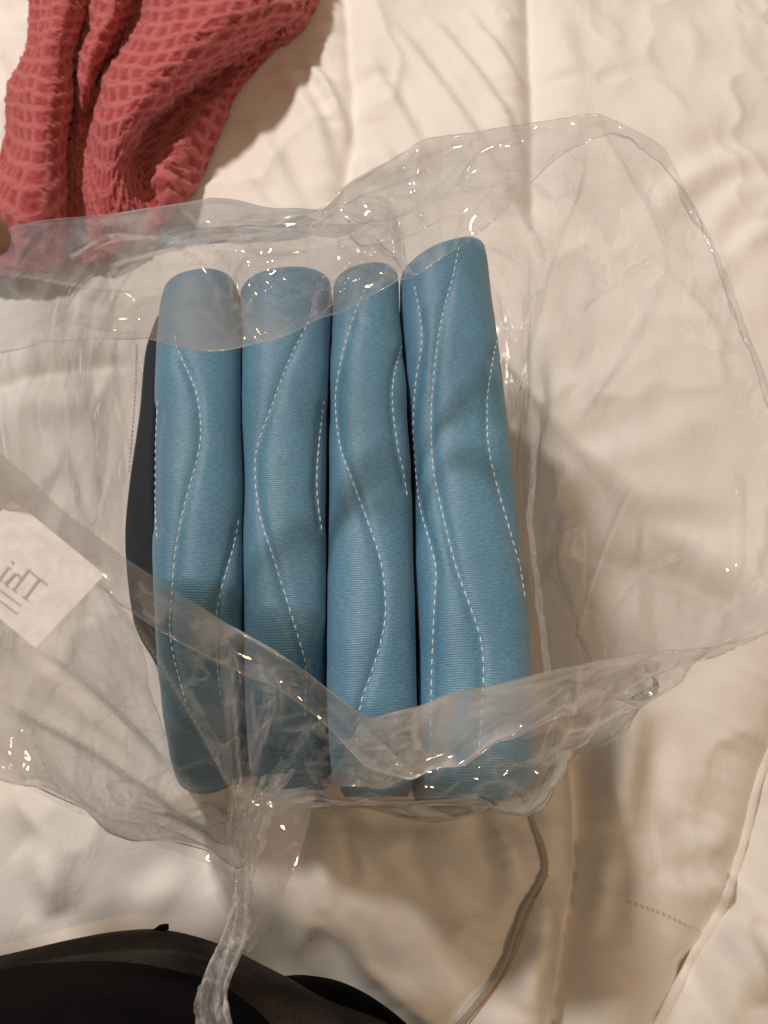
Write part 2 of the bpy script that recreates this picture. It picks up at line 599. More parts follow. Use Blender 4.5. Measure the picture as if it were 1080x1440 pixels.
def dashes(name, path, normals, mat, parent, pitch, length, width, rise):
    """one line of thread stitches lying on a surface"""
    s = np.r_[0, np.cumsum(np.linalg.norm(np.diff(path, axis=0), axis=1))]
    verts, faces = [], []
    pos = pitch * 0.3
    while pos + length < s[-1]:
        ln = length * random.uniform(0.85, 1.12)
        ks = np.linspace(pos, pos + ln, 4)
        c = np.stack([np.interp(ks, s, path[:, i]) for i in range(3)], 1)
        nn = np.stack([np.interp(ks, s, normals[:, i]) for i in range(3)], 1)
        nn /= np.linalg.norm(nn, axis=1)[:, None] + 1e-9
        t = c[-1] - c[0]
        t /= np.linalg.norm(t) + 1e-9
        jit = random.uniform(-0.12, 0.12)
        side = np.cross(nn, t)
        c = c + side * np.linspace(-1, 1, 4)[:, None] * jit * length * 0.3
        o = len(verts)
        prof = [0.35, 1, 1, 0.35]
        for k in range(4):
            w = width * prof[k]
            h = rise * (1.0 if k in (1, 2) else 0.15)
            for (q, e) in ((-1, -0.3), (-0.6, 0.8), (0.6, 0.8), (1, -0.3)):
                verts.append(c[k] + side[k] * w * q + nn[k] * h * e)
        for k in range(3):
            for j in range(4):
                a, b = o + k * 4 + j, o + k * 4 + (j + 1) % 4
                faces.append((a, b, b + 4, a + 4))
        faces.append((o + 3, o + 2, o + 1, o))
        faces.append((o + 12, o + 13, o + 14, o + 15))
        pos += pitch * random.uniform(0.94, 1.06)
    o = mesh_obj(name, verts, faces, mat, parent)
    o['kind'] = 'stuff'
    return o


up3 = lambda n: np.tile([0, 0, 1.0], (n, 1))
# grey piped edge with its orange thread, lower right of the bag
pip = on_duvet([(728, 1095), (748, 1150), (766, 1212), (757, 1245), (735, 1285), (720, 1330), (703, 1370), (672, 1412), (640, 1450), (600, 1500)], 60, 0.0012)
tube_mesh('piping', pip, 0.0027, M['piping'], duvet, 10, 0.5)
pip2 = on_duvet([(770, 1230), (742, 1290), (727, 1335), (709, 1372), (679, 1413), (649, 1452), (609, 1502)], 60, 0.0012)
tube_mesh('orange_thread', pip2, 0.0005, M['orange'], duvet, 6)
hem = on_duvet([(1140, 930), (1072, 1085), (1047, 1180), (1016, 1275), (972, 1350), (922, 1450), (880, 1530)], 80, 0.0015)
tube_mesh('hem', hem, 0.0036 + 0.0006 * smooth_noise(np.arange(80) / 3.0, np.zeros(80), 14, 2), M['duvet'], duvet, 10, 0.55)
for pts in ([(880, 1268), (912, 1277), (945, 1290), (1000, 1318)],
            [(192, 482), (190, 540), (186, 600), (180, 670)]):
    w = on_duvet(pts, 50, 0.0012)
    dashes('stitch_line', w, up3(50), M['seam'], duvet, 0.0046, 0.0032, 0.0005, 0.0005)

# ------------------------------------------------------------------ four folded quilted pads standing on edge
GAPS = [  # boundaries between the pads: pixel (x at given y)
    [(236, 380), (222, 440), (217, 490), (214, 580), (212, 680), (213, 800), (220, 900), (232, 1000), (246, 1100)],
    [(334, 380), (337, 440), (338, 490), (339, 580), (341, 680), (342, 800), (343, 900), (345, 1000), (348, 1100)],
    [(468, 375), (466, 440), (464, 490), (461, 580), (460, 680), (459, 800), (458, 900), (458, 1000), (460, 1100)],
    [(562, 375), (564, 440), (568, 490), (575, 580), (581, 680), (584, 800), (587, 900), (589, 1000), (592, 1100)],
    [(684, 335), (698, 440), (706, 490), (716, 580), (726, 680), (739, 800), (748, 900), (754, 1000), (757, 1100)],
]
PAD_ENDS = [(392, 1080), (386, 1090), (380, 1104), (352, 1118)]
STITCH = [
    [[(246, 470), (251, 494), (274, 546), (282, 593), (279, 638), (260, 708), (248, 767), (242, 829), (240, 900), (262, 990)],
     [(222, 560), (219, 620), (218, 697), (221, 760)],
     [(336, 728), (327, 774), (307, 846), (303, 900), (310, 980)]],
    [[(440, 430), (433, 454), (407, 506), (383, 569), (362, 628), (359, 673), (366, 728), (383, 780), (404, 846), (421, 901), (430, 941), (428, 1010)],
     [(456, 560), (450, 610), (446, 662), (447, 704), (454, 756)]],
    [[(515, 404), (500, 437), (485, 485), (474, 537), (472, 574), (478, 626), (492, 667), (517, 733), (536, 792), (542, 846), (539, 888), (524, 942), (507, 992), (500, 1060)],
     [(565, 485), (554, 530), (552, 567), (559, 626), (567, 662), (573, 700)]],
    [[(646, 345), (637, 389), (622, 445), (613, 500), (607, 567), (607, 626), (611, 671), (624, 729), (642, 800), (663, 858), (676, 900), (680, 946), (676, 1025), (672, 1070)],
     [(700, 470), (687, 545), (685, 593), (687, 626), (697, 675), (717, 746), (732, 800), (738, 840)],
     [(582, 400), (590, 440), (593, 482), (585, 534), (581, 593), (582, 625), (590, 708), (609, 779), (613, 804), (611, 850), (609, 892), (606, 983), (606, 1050)]],
]
TOP_Z, SIDE_Z = 0.205, 0.186
NST, NSEC = 230, 84


def interp_gap(g, y):
    a = np.array(g, float)
    w = catmull(a, np.linspace(0, 1, 200))
    return np.interp(y, w[:, 1], w[:, 0])


PAD_LABELS = [
    'blue quilted pad at the left end of the row, dark backing on its side',
    'blue quilted pad second from the left, one long wavy stitch line',
    'blue quilted pad third from the left, between the second and the widest',
    'widest blue quilted pad at the right end with three wavy stitch lines',
]
pads = []
pad_bvh = []
PACK_PTS = []
for k in range(4):
    y0, y1 = PAD_ENDS[k]
    wl0, wl1 = P(interp_gap(GAPS[k], y0), y0, SIDE_Z), P(interp_gap(GAPS[k], y1), y1, SIDE_Z)
    # stations, evenly along the length, denser at the rounded ends
    t = np.linspace(0, 1, NST)
    t = t + 0.012 * np.sin(2 * np.pi * t) * -1
    yy = y0 + (y1 - y0) * t
    Lw = P(interp_gap(GAPS[k], yy), yy, np.full(NST, SIDE_Z))
    Rw = P(interp_gap(GAPS[k + 1], yy), yy, np.full(NST, SIDE_Z))
    cen = (Lw + Rw) / 2
    hw = np.linalg.norm(Rw - Lw, axis=1) / 2 - 0.0007
    side = (Rw - Lw) / np.linalg.norm(Rw - Lw, axis=1)[:, None]
    side[:, 2] = 0
    s_len = np.r_[0, np.cumsum(np.linalg.norm(np.diff(cen, axis=0), axis=1))]
    Ltot = s_len[-1]
    d_end = np.minimum(s_len, Ltot - s_len)
    rr = np.where(s_len > Ltot / 2, (0.055, 0.050, 0.040, 0.034)[k], 0.018)
    q = np.clip(d_end / rr, 0, 1)
    inset = rr * (1 - np.sqrt(np.clip(1 - (1 - q) ** 2, 0, 1)))
    near = s_len > Ltot / 2
    zt = TOP_Z - inset * np.where(near, 0.95, 0.8) + 0.0015 * smooth_noise(s_len * 18 + k * 7, s_len * 0 + k, 40 + k, 2)
    sl_, d0_ = ((1.35, 0.105), (1.15, 0.092), (0.4, 0.045), (0.2, 0.03))[k]
    zt = zt - sl_ * np.clip(d0_ - (Ltot - s_len), 0, 1) ** 2 / (d0_ - (Ltot - s_len) + 0.02).clip(0.02, 1)
    w_eff = np.maximum(hw - inset * np.where(near, 0.10, 0.14), hw * 0.4)
    # the drooping near end sits lower: take its outline at its own height
    zside = np.minimum(SIDE_Z, zt - 0.019)
    Lw = P(interp_gap(GAPS[k], yy), yy, zside)
    Rw = P(interp_gap(GAPS[k + 1], yy), yy, zside)
    cen2 = (Lw + Rw) / 2
    w_eff = w_eff + np.linalg.norm(Rw - Lw, axis=1) / 2 - 0.0007 - hw
    cen = np.c_[cen2[:, 0], cen[:, 1], cen[:, 2]]
    # section: left foot, up the side, over the fold, down the right side
    na = NSEC - 28
    ang = np.linspace(np.pi, 0, na)
    zlow = np.linspace(0.0, 1, 14, endpoint=False)
    verts = np.zeros((NST, NSEC, 3))
    uvs = np.zeros((NST, NSEC, 2))
    for i in range(NST):
        w, z1 = w_eff[i], zt[i]
        rt = 0.64 * w + 0.006              # height of the rounded fold
        zs = z1 - rt
        ex = 2.15
        ax = np.sign(np.cos(ang)) * np.abs(np.cos(ang)) ** (2 / ex) * w
        az = zs + np.abs(np.sin(ang)) ** (2 / ex) * rt
        lz = 0.002 + (zs - 0.002) * zlow
        # fabric sides pull in a little below the fold, fuller again at the foot
        prof = 1 - 0.0 * zlow
        sx = np.r_[-w * prof, ax, (w * prof)[::-1]]
        sz = np.r_[lz, az, lz[::-1]]
        verts[i] = cen[i] + side[i] * sx[:, None]
        verts[i, :, 2] = sz
        # far end cut on a slant; the near end's foot runs out towards the viewer
        ax_dir = np.array([0, 1.0])
        verts[i, :, 1] += np.exp(-s_len[i] / 0.035) * np.clip(sx / w, -1, 1) * (0.004, 0.006, 0.005, 0.014)[k]
        verts[i, :, 1] += 0.009 * math.exp(-(Ltot - s_len[i]) / 0.012) * (sx / w) ** 2
        verts[i, :, 1] -= 0.010 * np.clip(1 - sz / TOP_Z, 0, 1) ** 0.8 * math.exp(-(Ltot - s_len[i]) / 0.03)
        arc = np.r_[0, np.cumsum(np.hypot(np.diff(sx), np.diff(sz)))]
        uvs[i, :, 0] = arc
        uvs[i, :, 1] = s_len[i]
    # quilting: the cloth dips along each stitch line and puffs between
    flat = verts.reshape(-1, 3)
    qx, qy = project(flat)
    topmask = (np.arange(NSEC) > 8) & (np.arange(NSEC) < NSEC - 9)
    dip = np.zeros(NST * NSEC)
    for pth in STITCH[k]:
        pp = resample(np.array(pth, float), 60)
        d, s, tt = poly_field(qx, qy, np.c_[pp, np.zeros(60)])
        ends = np.clip(np.minimum(tt, 1 - tt) * 12, 0.2, 1)
        dip = np.maximum(dip, ends * np.exp(-(d / 7.0) ** 1.2))
    nrm = np.cross(np.gradient(verts, axis=0), np.gradient(verts, axis=1))
    nrm /= np.linalg.norm(nrm, axis=2)[..., None] + 1e-12
    if nrm[NST // 2, NSEC // 2, 2] < 0:
        nrm = -nrm
    wob = 0.0009 * smooth_noise(uvs[..., 0] * 40, uvs[..., 1] * 25 + 5 * k, 60 + k, 3)
    verts = verts + nrm * ((-0.0024 * dip.reshape(NST, NSEC) + wob) * topmask[None, :])[..., None]
    f = [tuple(x) for x in grid_faces(NST, NSEC)]
    V = verts.reshape(-1, 3)
    f.append(tuple(range(NSEC)))
    f.append(tuple(range((NST - 1) * NSEC, NST * NSEC))[::-1])
    base = cen[NST // 2].copy()
    base[2] = 0.0
    pad = empty('folded_pad', tuple(base))
    tag(pad, PAD_LABELS[k], 'pad', 'folded blue pads in the bag')
    bpy.context.view_layer.update()
    body = mesh_obj('cover', V, f, M['blue'], None, uv=uvs.reshape(-1, 2))
    into(pad, body)
    bv = BVHTree.FromPolygons([Vector(v) for v in V], [x for x in f])
    for pth in STITCH[k]:
        pp = resample(np.array(pth, float), 120)
        hit, nn = [], []
        for (x, y) in pp:
            d = Vector(ray(x, y)).normalized()
            loc, no, idx, dist = bv.ray_cast(Vector((0, 0, CAM_H)), d)
            if loc is not None:
                if no.dot(d) > 0:
                    no = -no
                hit.append(loc)
                nn.append(no)
        if len(hit) > 10:
            st = dashes('stitch_line', np.array(hit), np.array(nn), M['thread'], None, 0.0056, 0.0041, 0.00042, 0.0005)
            into(pad, st)
    if k == 0:
        # dark backing cloth hanging out on the outer side of this pad
        edge = [(232, 440), (209, 490), (200, 580), (186, 680), (180, 760), (188, 850), (206, 930), (232, 1000), (250, 1045)]
        yy2 = np.linspace(446, 1035, 60)
        zi = np.interp(yy2, yy, zside) - 0.016
        outer = P(interp_gap(edge, yy2), yy2, np.minimum(0.085, zi - 0.05).clip(0.01))
        inner = P(interp_gap(GAPS[0], yy2) + 6, yy2, zi)
        bl = np.clip((np.linspace(0, 1, 60) - 0.72) / 0.28, 0, 1)[:, None]
        bl = bl * bl * (3 - 2 * bl)
        tuck = inner + np.array([0.010, 0.004, -0.03])
        outer = outer * (1 - bl) + tuck * bl
        rows = []
        for a in np.linspace(0, 1, 14):
            p = inner * (1 - a) + outer * a
            p[:, 0] -= 0.002 * math.sin(math.pi * a)
            rows.append(p)
        for a in np.linspace(0.15, 1, 6):
            p = outer.copy()
            p[:, 2] = outer[:, 2] * (1 - a * 0.97)
            p[:, 0] = outer[:, 0] + 0.008 * a
            rows.append(p)
        rows = np.array(rows)
        bk = mesh_obj('backing', rows.reshape(-1, 3), grid_faces(len(rows), 60), M['navy'], None)
        bk['label'] = 'dark navy backing cloth'
        sm = bk.modifiers.new('thick', 'SOLIDIFY')
        sm.thickness = 0.002
        into(pad, bk)
    pads.append(pad)
    PACK_PTS.append((cen, hw))

pack_l = PACK_PTS[0][0][:, 0].min() - PACK_PTS[0][1].max()
print('pack', [c[0].round(3) for c, h in PACK_PTS], [c[-1].round(3) for c, h in PACK_PTS])
#PACK_END

# ------------------------------------------------------------------ red towel
def rails_surface(rails, nu, nv):
    rs = np.array([resample(r, nv) for r in rails])              # (k, nv, 3)
    out = np.zeros((nu, nv, 3))
    for j in range(nv):
        out[:, j] = catmull(rs[:, j], np.linspace(0, 1, nu))
    return out


TOWEL = [  # rails from the left hem to the right hem: pixel x, pixel y, height
    [(55, -120, .004), (44, 0, .004), (38, 70, .004), (18, 140, .004), (14, 205, .004), (-12, 260, .004), (-40, 330, .004), (-60, 400, .004)],
    [(62, -120, .030), (54, 0, .032), (48, 70, .032), (30, 140, .030), (26, 205, .030), (2, 265, .030), (-20, 330, .026), (-30, 402, .012)],
    [(90, -120, .055), (85, 0, .060), (76, 70, .060), (64, 140, .058), (60, 205, .056), (48, 270, .052), (40, 330, .045), (30, 400, .02)],
    [(122, -120, .040), (112, 0, .040), (104, 70, .042), (98, 140, .040), (92, 205, .036), (88, 270, .034), (84, 330, .03), (80, 398, .012)],
    [(132, -120, .020), (124, 0, .022), (112, 70, .020), (106, 140, .012), (101, 205, .008), (98, 270, .006), (94, 330, .006), (92, 396, .006)],
    [(152, -120, .050), (146, 0, .052), (128, 70, .048), (118, 130, .040), (112, 190, .020), (106, 270, .010), (104, 330, .008), (106, 394, .006)],
    [(178, -120, .044), (168, 0, .044), (148, 70, .040), (132, 125, .028), (124, 180, .018), (114, 270, .012), (114, 330, .010), (120, 391, .008)],
    [(200, -120, .010), (192, 0, .008), (166, 60, .008), (142, 115, .010), (128, 175, .014), (120, 265, .016), (124, 330, .012), (134, 387, .010)],
    [(222, -120, .058), (212, 0, .058), (186, 60, .056), (158, 112, .050), (142, 180, .044), (136, 255, .034), (140, 325, .024), (148, 383, .012)],
    [(292, -120, .075), (280, 0, .078), (248, 60, .074), (208, 120, .066), (176, 185, .056), (158, 255, .040), (160, 320, .028), (166, 376, .012)],
    [(372, -120, .066), (356, 0, .068), (318, 50, .064), (262, 112, .054), (212, 170, .046), (178, 245, .036), (182, 312, .026), (186, 367, .012)],
    [(440, -120, .034), (420, 0, .036), (352, 62, .034), (288, 108, .024), (232, 168, .016), (196, 230, .012), (202, 302, .016), (206, 356, .012)],
    [(446, -120, .024), (428, 2, .026), (356, 72, .016), (300, 112, .008), (246, 180, .008), (210, 240, .010), (220, 292, .014), (226, 343, .010)],
    [(450, -120, .020), (434, 4, .022), (360, 78, .012), (312, 122, .016), (266, 186, .026), (232, 250, .030), (242, 288, .022), (244, 330, .010)],
    [(454, -120, .012), (440, 6, .014), (364, 82, .008), (324, 128, .012), (296, 190, .016), (268, 252, .018), (262, 284, .014), (256, 318, .006)],
    [(460, -120, .002), (446, 8, .002), (368, 86, .002), (332, 132, .002), (308, 196, .002), (286, 256, .002), (276, 278, .002), (262, 310, .002)],
]
NU, NV = 300, 300
TOWEL = [[(x, y if y < 300 else y - 18, z * 1.25 if z > .02 else z) for x, y, z in r] for r in TOWEL]
S = rails_surface([PL(r) for r in TOWEL], NU, NV)
nr = np.cross(np.gradient(S, axis=0), np.gradient(S, axis=1))
nr /= np.linalg.norm(nr, axis=2)[..., None] + 1e-12
if nr[NU // 2, NV // 3, 2] < 0:
    nr = -nr
# cloth coordinates: true lengths across and along
du = np.r_[np.zeros((1, NV)), np.cumsum(np.linalg.norm(np.diff(S, axis=0), axis=2), axis=0)]
dv = np.c_[np.zeros(NU), np.cumsum(np.linalg.norm(np.diff(S, axis=1), axis=2), axis=1)]
dum = du[:, NV // 3][:, None] * 0.8 + du * 0.2
wu = dum + 0.005 * smooth_noise(dum * 20, dv * 20, 71, 2)
wv = dv + 0.10 * dum + 0.005 * smooth_noise(dum * 20 + 9, dv * 20, 72, 2)
cu, cv = 0.0205, 0.0225
fu = np.abs(((wu / cu) % 1) - 0.5) * 2        # 1 at rib
fv = np.abs(((wv / cv) % 1) - 0.5) * 2
rib = np.maximum(np.clip((fu - 0.45) / 0.4, 0, 1) ** 0.8 * 0.85, np.clip((fv - 0.45) / 0.35, 0, 1) ** 0.8)
slit = np.exp(-((1 - fv) / 0.07) ** 2) + 0.5 * np.exp(-((1 - fu) / 0.06) ** 2)
fuzz = smooth_noise(S[..., 0] * 330, S[..., 1] * 330 + S[..., 2] * 150, 73, 2)
edge_fade = np.clip(np.minimum(np.arange(NU), NU - 1 - np.arange(NU)) / 6, 0, 1)[:, None]
disp = (0.0021 * rib - 0.0007 * np.clip(slit, 0, 1) + 0.0016 * fuzz + 0.004 * smooth_noise(du * 30, dv * 24, 74, 2)) * edge_fade
S2 = S + nr * disp[..., None]
S2[..., 2] = np.maximum(S2[..., 2], 0.0015)
# lay it on the duvet's own relief
S2[..., 2] += np.clip(duvet_height(S2[..., 0], S2[..., 1]), -0.02, 0.03) + 0.004
towel = mesh_obj('towel', S2.reshape(-1, 3), grid_faces(NU, NV), M['towel'])
pa = towel.data.attributes.new('pile', 'FLOAT', 'POINT')
pa.data.foreach_set('value', np.clip(rib + 0.25 * fuzz, 0, 1).ravel())
tag(towel, 'crumpled coral red waffle plush towel on the duvet', 'towel')
sm = towel.modifiers.new('thick', 'SOLIDIFY')
sm.thickness = 0.004
sm.offset = -1

# ------------------------------------------------------------------ clear plastic bag
COLS = [  # per column: free edge, mouth crest, wall at the pads' height, foot   (pixel x, pixel y, height)
    [(-130, 500, .375), (-130, 470, .395), (130, 640, .17), (200, 720, .012)],
    [(0, 490, .335), (0, 322, .385), (138, 470, .18), (216, 620, .012)],
    [(160, 470, .315), (150, 303, .355), (170, 395, .18), (240, 500, .012)],
    [(325, 493, .295), (300, 286, .330), (270, 372, .18), (310, 480, .012)],
    [(470, 436, .285), (452, 294, .312), (400, 352, .18), (400, 470, .012)],
    [(545, 396, .281), (482, 262, .314), (450, 345, .18), (440, 465, .012)],
    [(585, 386, .280), (598, 195, .312), (520, 333, .18), (490, 460, .012)],
    [(700, 308, .290), (720, 174, .312), (600, 305, .18), (560, 450, .012)],
    [(822, 182, .306), (835, 160, .312), (680, 300, .18), (630, 440, .012)],
    [(926, 214, .304), (930, 212, .306), (735, 335, .18), (680, 460, .012)],
    [(994, 338, .298), (1000, 335, .300), (765, 430, .18), (700, 540, .012)],
    [(1050, 482, .298), (1055, 480, .300), (775, 540, .18), (712, 640, .012)],
    [(1103, 641, .298), (1108, 640, .300), (780, 640, .18), (722, 740, .012)],
    [(1134, 790, .298), (1140, 790, .300), (800, 780, .18), (730, 830, .012)],
    [(1090, 884, .297), (1095, 880, .300), (900, 900, .22), (736, 920, .012)],
    [(995, 925, .290), (1000, 908, .300), (925, 976, .235), (742, 1000, .012)],
    [(865, 968, .268), (880, 922, .295), (790, 1088, .150), (742, 1060, .012)],
    [(730, 1030, .262), (750, 946, .290), (742, 1142, .115), (720, 1110, .012)],
    [(630, 1075, .256), (630, 972, .286), (625, 1156, .105), (620, 1125, .012)],
    [(535, 1095, .262), (512, 1012, .286), (470, 1128, .110), (480, 1120, .012)],
    [(420, 985, .280), (430, 945, .290), (360, 1150, .140), (400, 1115, .012)],
    [(318, 940, .292), (330, 885, .302), (338, 1215, .165), (340, 1100, .012)],
    [(182, 862, .320), (200, 800, .332), (200, 1178, .210), (270, 1080, .012)],
    [(70, 776, .346), (90, 712, .360), (60, 1118, .255), (235, 1030, .012)],
    [(-20, 702, .370), (0, 640, .385), (-80, 1045, .290), (215, 960, .012)],
    [(-85, 620, .383), (-75, 570, .395), (40, 880, .200), (200, 850, .012)],
]
NUB = 170
A = np.array([[P(p[0], p[1], p[2]) for p in col] for col in COLS])      # (25, 4, 3)
# dense columns, spaced by the crest's true length
tcol = np.linspace(0, 1, 1200, endpoint=False)
crest = catmull(A[:, 1], tcol, True, 0.22)
wall_ = catmull(A[:, 2], tcol, True, 0.22)
sl = np.r_[0, np.cumsum(np.linalg.norm(np.diff(np.r_[crest, crest[:1]], axis=0), axis=1) * 0.6 +
                        np.linalg.norm(np.diff(np.r_[wall_, wall_[:1]], axis=0), axis=1) * 0.4)]
tu = np.interp(np.linspace(0, sl[-1], NUB, endpoint=False), sl, np.r_[tcol, 1.0])
rings = np.stack([catmull(A[:, k], tu, True, 0.22) for k in range(4)], 1)      # (NUB, 4, 3)
n0, n1, n2 = 12, 26, 16
rows = []
for a in np.linspace(0, 1, n0, endpoint=False):
    p = rings[:, 0] * (1 - a) + rings[:, 1] * a
    rows.append(p)
for a in np.linspace(0, 1, n1, endpoint=False):
    s = a ** 0.9
    p = rings[:, 1] * (1 - s) + rings[:, 2] * s
    rows.append(p)
for a in np.linspace(0, 1, n2):
    p = rings[:, 2] * (1 - a) + rings[:, 3] * a
    rows.append(p)
G = np.array(rows)                                                    # (rows, NUB, 3)
NR = len(G)
# floor of the bag
cen_b = G[-1].mean(0)
for a in (0.25, 0.5, 0.75, 0.97):
    G = np.concatenate([G, (G[NR - 1] * (1 - a) + cen_b * a)[None]])
NRB = len(G)

pin = np.zeros((NRB, NUB), bool)
pin[n0] = True
pin[0, ::6] = True
pin[n0 + n1 + n2 - 1:] = True
colsel = lambda a, b: (np.arange(NUB) / NUB * 26 >= a) & (np.arange(NUB) / NUB * 26 <= b)
pin[n0 + n1, colsel(14.8, 23.6)] = True

PK = np.array([np.r_[c.min(0)[:2], c.max(0)[:2]] for c, h in PACK_PTS])
px0, px1 = min((c[:, 0] - h).min() for c, h in PACK_PTS), max((c[:, 0] + h).max() for c, h in PACK_PTS)
py0, py1 = PK[:, 1].min(), PK[:, 3].max()
print('pack box', px0, px1, py0, py1)


def relax(G, pin, closed, excess, iters, noise_amp, seed, collide=True, gravity=0.00002, bend=0.12):
    X0 = G.copy()
    X = G.copy()
    r = np.random.default_rng(seed)
    uu, vv = np.meshgrid(np.arange(G.shape[1]), np.arange(G.shape[0]))
    nz = np.stack([smooth_noise(uu / 5.0, vv / 5.0, seed + q, 3) for q in range(3)], -1)
    if closed:
        w = np.clip(np.minimum(uu, G.shape[1] - 1 - uu) / 10, 0, 1)[..., None]
        nz = nz * w
    X += nz * noise_amp * (~pin)[..., None]
    ex = 1 + excess * (0.6 + 0.8 * np.clip(smooth_noise(uu / 30., vv / 20., seed + 9, 2), -1, 1))

    def con(dr, dc):
        A_ = X0
        B_ = np.roll(X0, -dc, axis=1) if dc else X0
        if dr:
            a, b = A_[:-dr], B_[dr:]
        else:
            a, b = A_, B_
        return np.linalg.norm(a - b, axis=2)
    cons = []
    for dr, dc, k, e in ((0, 1, 1.0, 1), (1, 0, 1.0, 1), (1, 1, .5, 1), (1, -1, .5, 1), (0, 2, bend, 0.985), (2, 0, bend, 0.985)):
        l = con(dr, dc)
        exx = ex[:l.shape[0]]
        cons.append((dr, dc, k, l * (exx if e == 1 else exx * e)))
    free = (~pin).astype(float)
    for it in range(iters):
        for dr, dc, k, l in cons:
            corr = np.zeros_like(X)
            B_ = np.roll(X, -dc, axis=1) if dc else X
            wf = free
            wB = np.roll(free, -dc, axis=1) if dc else free
            if dr:
                a, b, wa, wb = X[:-dr], B_[dr:], wf[:-dr], wB[dr:]
            else:
                a, b, wa, wb = X, B_, wf, wB
            d = b - a
            ln = np.linalg.norm(d, axis=2) + 1e-9
            s = ((ln - l) / ln * k * 0.42)
            if not closed and dc:
                cc = np.arange(X.shape[1])
                ok = (cc + dc < X.shape[1]) & (cc + dc >= 0)
                s = s * ok[None, :]
            m = d * s[..., None]
            ca = m * wa[..., None]
            cb = -m * wb[..., None]
            if dr:
                corr[:-dr] += ca
                t = np.zeros_like(X)
                t[dr:] = cb
            else:
                corr += ca
                t = cb
            corr += np.roll(t, dc, axis=1) if dc else t
            X = X + corr
        X[..., 2] -= gravity * free
        if collide:
            # keep clear of the row of pads (one rounded box) and of the bed
            m_ = 0.004
            inx = np.minimum(X[..., 0] - (px0 - m_), (px1 + m_) - X[..., 0])
            iny = np.minimum(X[..., 1] - (py0 - m_), (py1 + m_) - X[..., 1])
            inz = (TOP_Z + 0.008) - X[..., 2]
            inside = (inx > 0) & (iny > 0) & (inz > 0) & ~pin
            mn = np.minimum(np.minimum(inx, iny), inz)
            gx = inside & (mn == inx)
            gy = inside & (mn == iny)
            gz = inside & (mn == inz)
            sx = np.where(X[..., 0] > (px0 + px1) / 2, 1, -1)
            sy = np.where(X[..., 1] > (py0 + py1) / 2, 1, -1)
            X[..., 0] += np.where(gx, inx * sx, 0)
            X[..., 1] += np.where(gy, iny * sy, 0)
            X[..., 2] += np.where(gz, inz, 0)
            X[..., 2] = np.maximum(X[..., 2], np.where(pin, -1, 0.012))
    return X


# crest outline a little uneven before it is held
cu_ = np.arange(NUB)
for q in range(3):
    G[n0, :, q] += 0.0022 * smooth_noise(cu_ / 7.0, cu_ * 0 + q, 90 + q, 3) * np.clip(np.minimum(cu_, NUB - cu_) / 8, 0, 1)
XB = relax(G, pin, True, 0.030, 150, 0.006, 21)


def upsample(X, fu, fv, closed):
    nr_, nc_ = X.shape[:2]
    tu_ = np.linspace(0, 1, nc_ * fu, endpoint=False) if closed else np.linspace(0, 1, (nc_ - 1) * fu + 1)
    Y = np.stack([catmull(X[i], tu_, closed) for i in range(nr_)])
    tv_ = np.linspace(0, 1, (nr_ - 1) * fv + 1)
    return np.stack([catmull(Y[:, j], tv_) for j in range(Y.shape[1])], 1)


def grid_normals(X, closed):
    if closed:
        gu = np.roll(X, -1, 1) - np.roll(X, 1, 1)
    else:
        gu = np.gradient(X, axis=1)
    n = np.cross(np.gradient(X, axis=0), gu)
    return n / (np.linalg.norm(n, axis=2)[..., None] + 1e-12)


CREASE = []


def set_crease(o, parts):
    a_ = o.data.attributes.new('crease', 'FLOAT', 'POINT')
    a_.data.foreach_set('value', np.clip(np.maximum.reduce(parts), 0, 1).ravel())


def crumple(X, closed, cell, amp, seed, mask=None, stretch=(1, 1)):
    """flat facets with sharp creases between them, as in stiff film"""
    r = np.random.default_rng(seed)
    nr_, nc_ = X.shape[:2]
    pts = X.reshape(-1, 3)
    lo, hi = pts.min(0), pts.max(0)
    # seeds taken from the sheet itself
    area = 0.0
    step_u = np.median(np.linalg.norm(np.diff(X, axis=1), axis=2))
    step_v = np.median(np.linalg.norm(np.diff(X, axis=0), axis=2))
    ns_ = int(max(8, len(pts) * step_u * step_v / cell ** 2))
    sd = pts[r.choice(len(pts), ns_, replace=False)]
    aa = r.uniform(-1, 1, ns_)
    tilt = r.normal(0, 0.5, (ns_, 3))
    h = np.zeros(len(pts))
    kk = np.zeros(len(pts))
    s2 = (sd ** 2).sum(1)
    for i in range(0, len(pts), 6000):
        q_ = pts[i:i + 6000]
        d = np.sqrt(np.maximum((q_ ** 2).sum(1)[:, None] + s2[None] - 2 * q_ @ sd.T, 0))
        ix = np.argpartition(d, 1, axis=1)[:, :2]
        dd = np.take_along_axis(d, ix, 1)
        o_ = np.argsort(dd, axis=1)
        dd = np.take_along_axis(dd, o_, 1)
        ix = np.take_along_axis(ix, o_, 1)
        e = np.minimum(dd[:, 1] - dd[:, 0], cell * 0.6)
        h[i:i + 6000] = e * aa[ix[:, 0]]
        wht = (np.sin(ix.min(1) * 12.9898 + ix.max(1) * 78.233) * 43758.5453) % 1.0
        kk[i:i + 6000] = np.exp(-((dd[:, 1] - dd[:, 0]) / 0.0016) ** 2) * np.clip(wht * 2 - 0.9, 0, 1)
    h = h.reshape(nr_, nc_) * amp
    kk = kk.reshape(nr_, nc_)
    if mask is not None:
        h = h * mask
        kk = kk * np.clip(mask, 0, 1)
    CREASE.append(kk)
    return X + grid_normals(X, closed) * h[..., None]


